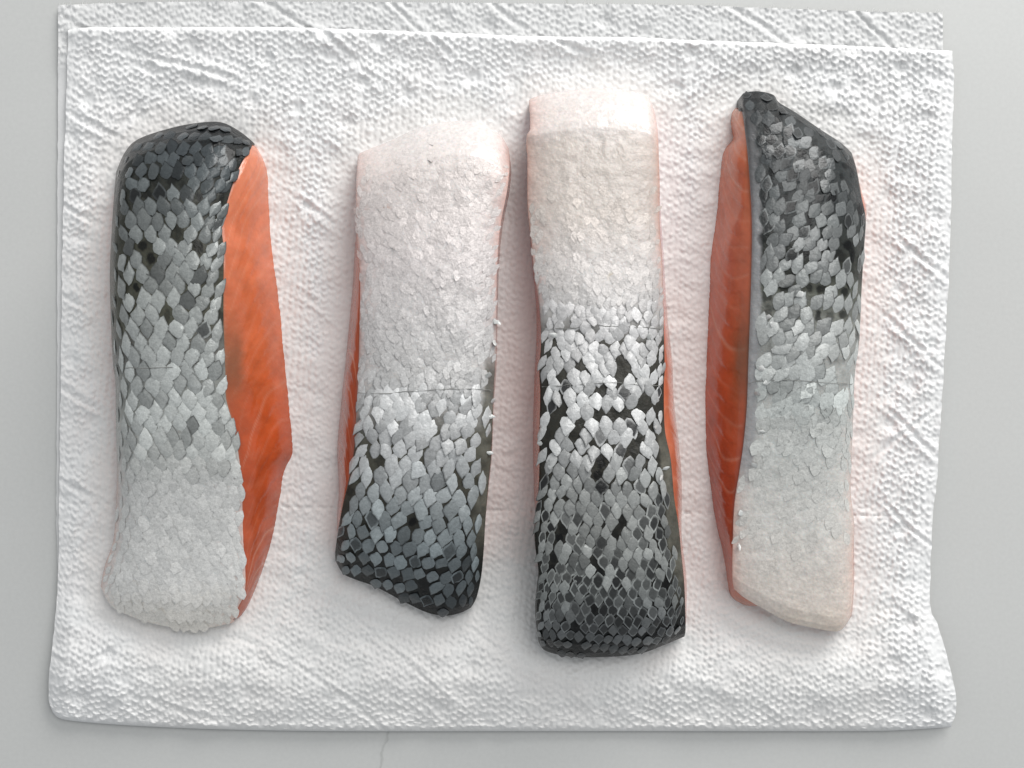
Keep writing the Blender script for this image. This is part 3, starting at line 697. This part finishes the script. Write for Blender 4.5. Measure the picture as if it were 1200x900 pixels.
        for by, sd, bh, bw in f['brown']:
            onside = (lx > f['cx']) if sd == 'R' else (lx < f['cx'])
            bm = np.exp(-((ly - by) / bh) ** 2) * sstep(bw * 1.4, bw * .6, t + .15 * (fbm(ly / 12, np.full(nl, t * 5), 360 + fi) - .5)) * onside * .75
            c = c * (1 - bm[:, None]) + np.array([.20, .085, .04]) * bm[:, None]
        rimc = float(np.exp(-(t / .035) ** 2)); c = c * (1 - .5 * rimc) + np.array([.45, .30, .20]) * .5 * rimc
        rings.append(p); tints.append(np.c_[c, np.zeros(nl)])
    V = np.concatenate(rings); tn = np.concatenate(tints)
    cb = V[-nl:].mean(0); ct = tp.mean(0) * np.array([1, 1, 1]) - np.array([0, 0, .002])
    i = np.arange(nr_ - 1)[:, None] * nl; k = np.arange(nl)[None]; k2 = (k + 1) % nl
    FF = np.stack([i + k, i + k2, i + nl + k2, i + nl + k], -1).reshape(-1, 4)
    V = np.concatenate([V, [cb]]); tn = np.concatenate([tn, tn[:1]]); bi = (nr_ - 1) * nl
    FC = np.stack([bi + k[0], bi + k2[0], np.full(nl, len(V) - 1)], -1)
    link('flesh', mesh_np('flesh', V - off, [FF, FC], attr=tn), M_FLESH, root)
    # --- scales
    sc.sort(key=lambda q: -(q[4] * (1 if q[5][0] < .58 else .8)) - .15 * r_.random())
    bv, b3, b4, bt, bc = [], [], [], [], []; nb = 0
    for n_, (jv, ju, x, y, sz, col, spot, rel, pf, pb) in enumerate(sc):
        c0 = P[jv, ju]; nn = Vector(N[jv, ju])
        tx = Vector(du[jv, ju]).normalized() * f['tail']; tx = (tx - nn * tx.dot(nn)).normalized()
        yv_ = nn.cross(tx)
        if spot > .5: rel *= .3
        jt = float(prof(f['jit'], y)); ang = r_.normal(0, .06 + .05 * jt); tilt = .075 * (.4 + .6 * rel) * r_.uniform(.6, 1.4) + (abs(r_.normal(0, .14)) if r_.random() < .10 * rel * jt else 0)
        tilt *= 1 - .8 * pb
        q = Matrix.Rotation(ang, 3, nn)
        tx = q @ tx; yv_ = q @ yv_
        q = Matrix.Rotation(r_.normal(0, .04 + .04 * jt) * rel, 3, tx) @ Matrix.Rotation(-tilt, 3, yv_); tx2 = q @ tx; n2 = q @ nn; yv_ = q @ yv_
        hl = 8.9 * sz * pf * S * r_.uniform(.93, 1.09); hw = 13.0 * sz * S * r_.uniform(.92, 1.08)
        hz = 8.0 * sz * S * (.35 + .65 * rel) * (1 - (.6 if fi == 0 else .9) * pb)
        org = Vector(c0 - off) + nn * (.00009 + .00006 * rel) * (1 - (.45 if fi == 0 else .72) * pb)
        M = Matrix(((tx2.x * hl, yv_.x * hw, n2.x * hz, org.x), (tx2.y * hl, yv_.y * hw, n2.y * hz, org.y), (tx2.z * hl, yv_.z * hw, n2.z * hz, org.z), (0, 0, 0, 1)))
        v = int(r_.integers(0, 24))
        if n_ < 300 - len(f.get('loose_glints', [])):
            o = bpy.data.objects.new('scale', SC_ME[v]); COL.objects.link(o); o.parent = skin
            o.matrix_local = M; o.color = (float(col[0]), float(col[1]), float(col[2]), float(spot))
        else:
            V_, F3, F4, core = SHAPES[v]
            A = np.array(M); bv.append(V_ @ A[:3, :3].T + A[:3, 3]); b3.append(F3 + nb); b4.append(F4 + nb); nb += len(V_)
            bt.append(np.tile(np.r_[col, spot], (len(V_), 1))); bc.append(core)
    for ex, ey in f.get('loose_glints', []):  # curled loose scales; several pale ones added to stand for wet glints
        j = int(((XY[:, 0] - ex) ** 2 + (XY[:, 1] - ey) ** 2).argmin()); jv, ju = divmod(j, nu)
        nn = Vector(N[jv, ju]); q = Matrix.Rotation(r_.uniform(0, 6.28), 3, nn); tx = q @ Vector(du[jv, ju]).normalized(); yv_ = nn.cross(tx)
        q = Matrix.Rotation(r_.uniform(.35, .9), 3, yv_); tx = q @ tx; n2 = q @ nn; a_ = S * r_.uniform(3.5, 6.5); b_ = S * r_.uniform(2, 4.5)
        org = Vector(P[jv, ju] - off) + nn * a_ * .45
        o = bpy.data.objects.new('scale', SC_ME[int(r_.integers(0, 24))]); COL.objects.link(o); o.parent = skin
        o.matrix_local = Matrix(((tx.x*a_, yv_.x*b_, n2.x*a_, org.x), (tx.y*a_, yv_.y*b_, n2.y*a_, org.y), (tx.z*a_, yv_.z*b_, n2.z*a_, org.z), (0, 0, 0, 1)))
        o.color = (.6, .61, .6, 0)
    if bv:
        me = mesh_np('scale_cover', np.concatenate(bv), [np.concatenate(b3), np.concatenate(b4)], attr=np.concatenate(bt))
        a = me.attributes.new('core', 'FLOAT', 'POINT'); a.data.foreach_set('value', np.concatenate(bc).astype(np.float32))
        o = link('scale_cover', me, M_COVER, skin); o['kind'] = 'stuff'
    print('fillet', fi, 'scales', len(sc))
    # --- lateral line: a thin dark thread across the skin
    for ly_ in f['lines']:
        cu = bpy.data.meshes.new('lateral_line'); V = []; F = []
        pts = []
        for uu in np.linspace(.03, .97, 60):
            ju = int(round(uu * (nu - 1))); yq = ly_ + 2.5 * math.sin(uu * 5 + fi) + 1.2 * float(vnoise(uu * 14, 0, 400 + fi))
            jv = int(np.abs(Y[:, ju] - yq).argmin()); pts.append(P[jv, ju] - off + N[jv, ju] * .00028)
        pts = np.array(pts); pts[1:-1] = .25 * pts[:-2] + .5 * pts[1:-1] + .25 * pts[2:]
        for a_, p in enumerate(pts):
            r0 = .00009 * (.3 + 1.2 * float(vnoise(a_ * .45, 3, 410 + fi)))
            for th in range(5):
                V.append((p[0], p[1] + r0 * math.cos(th * 1.2566), p[2] + r0 * math.sin(th * 1.2566)))
        for a_ in range(len(pts) - 1):
            for th in range(5): F.append((a_*5 + th, a_*5 + (th+1) % 5, a_*5 + 5 + (th+1) % 5, a_*5 + 5 + th))
        link('lateral_line', mesh_np('lateral_line', np.array(V), np.array(F)), M_LINE, skin)
    return root

for fi, f in enumerate(FIL): build_fillet(fi, f)
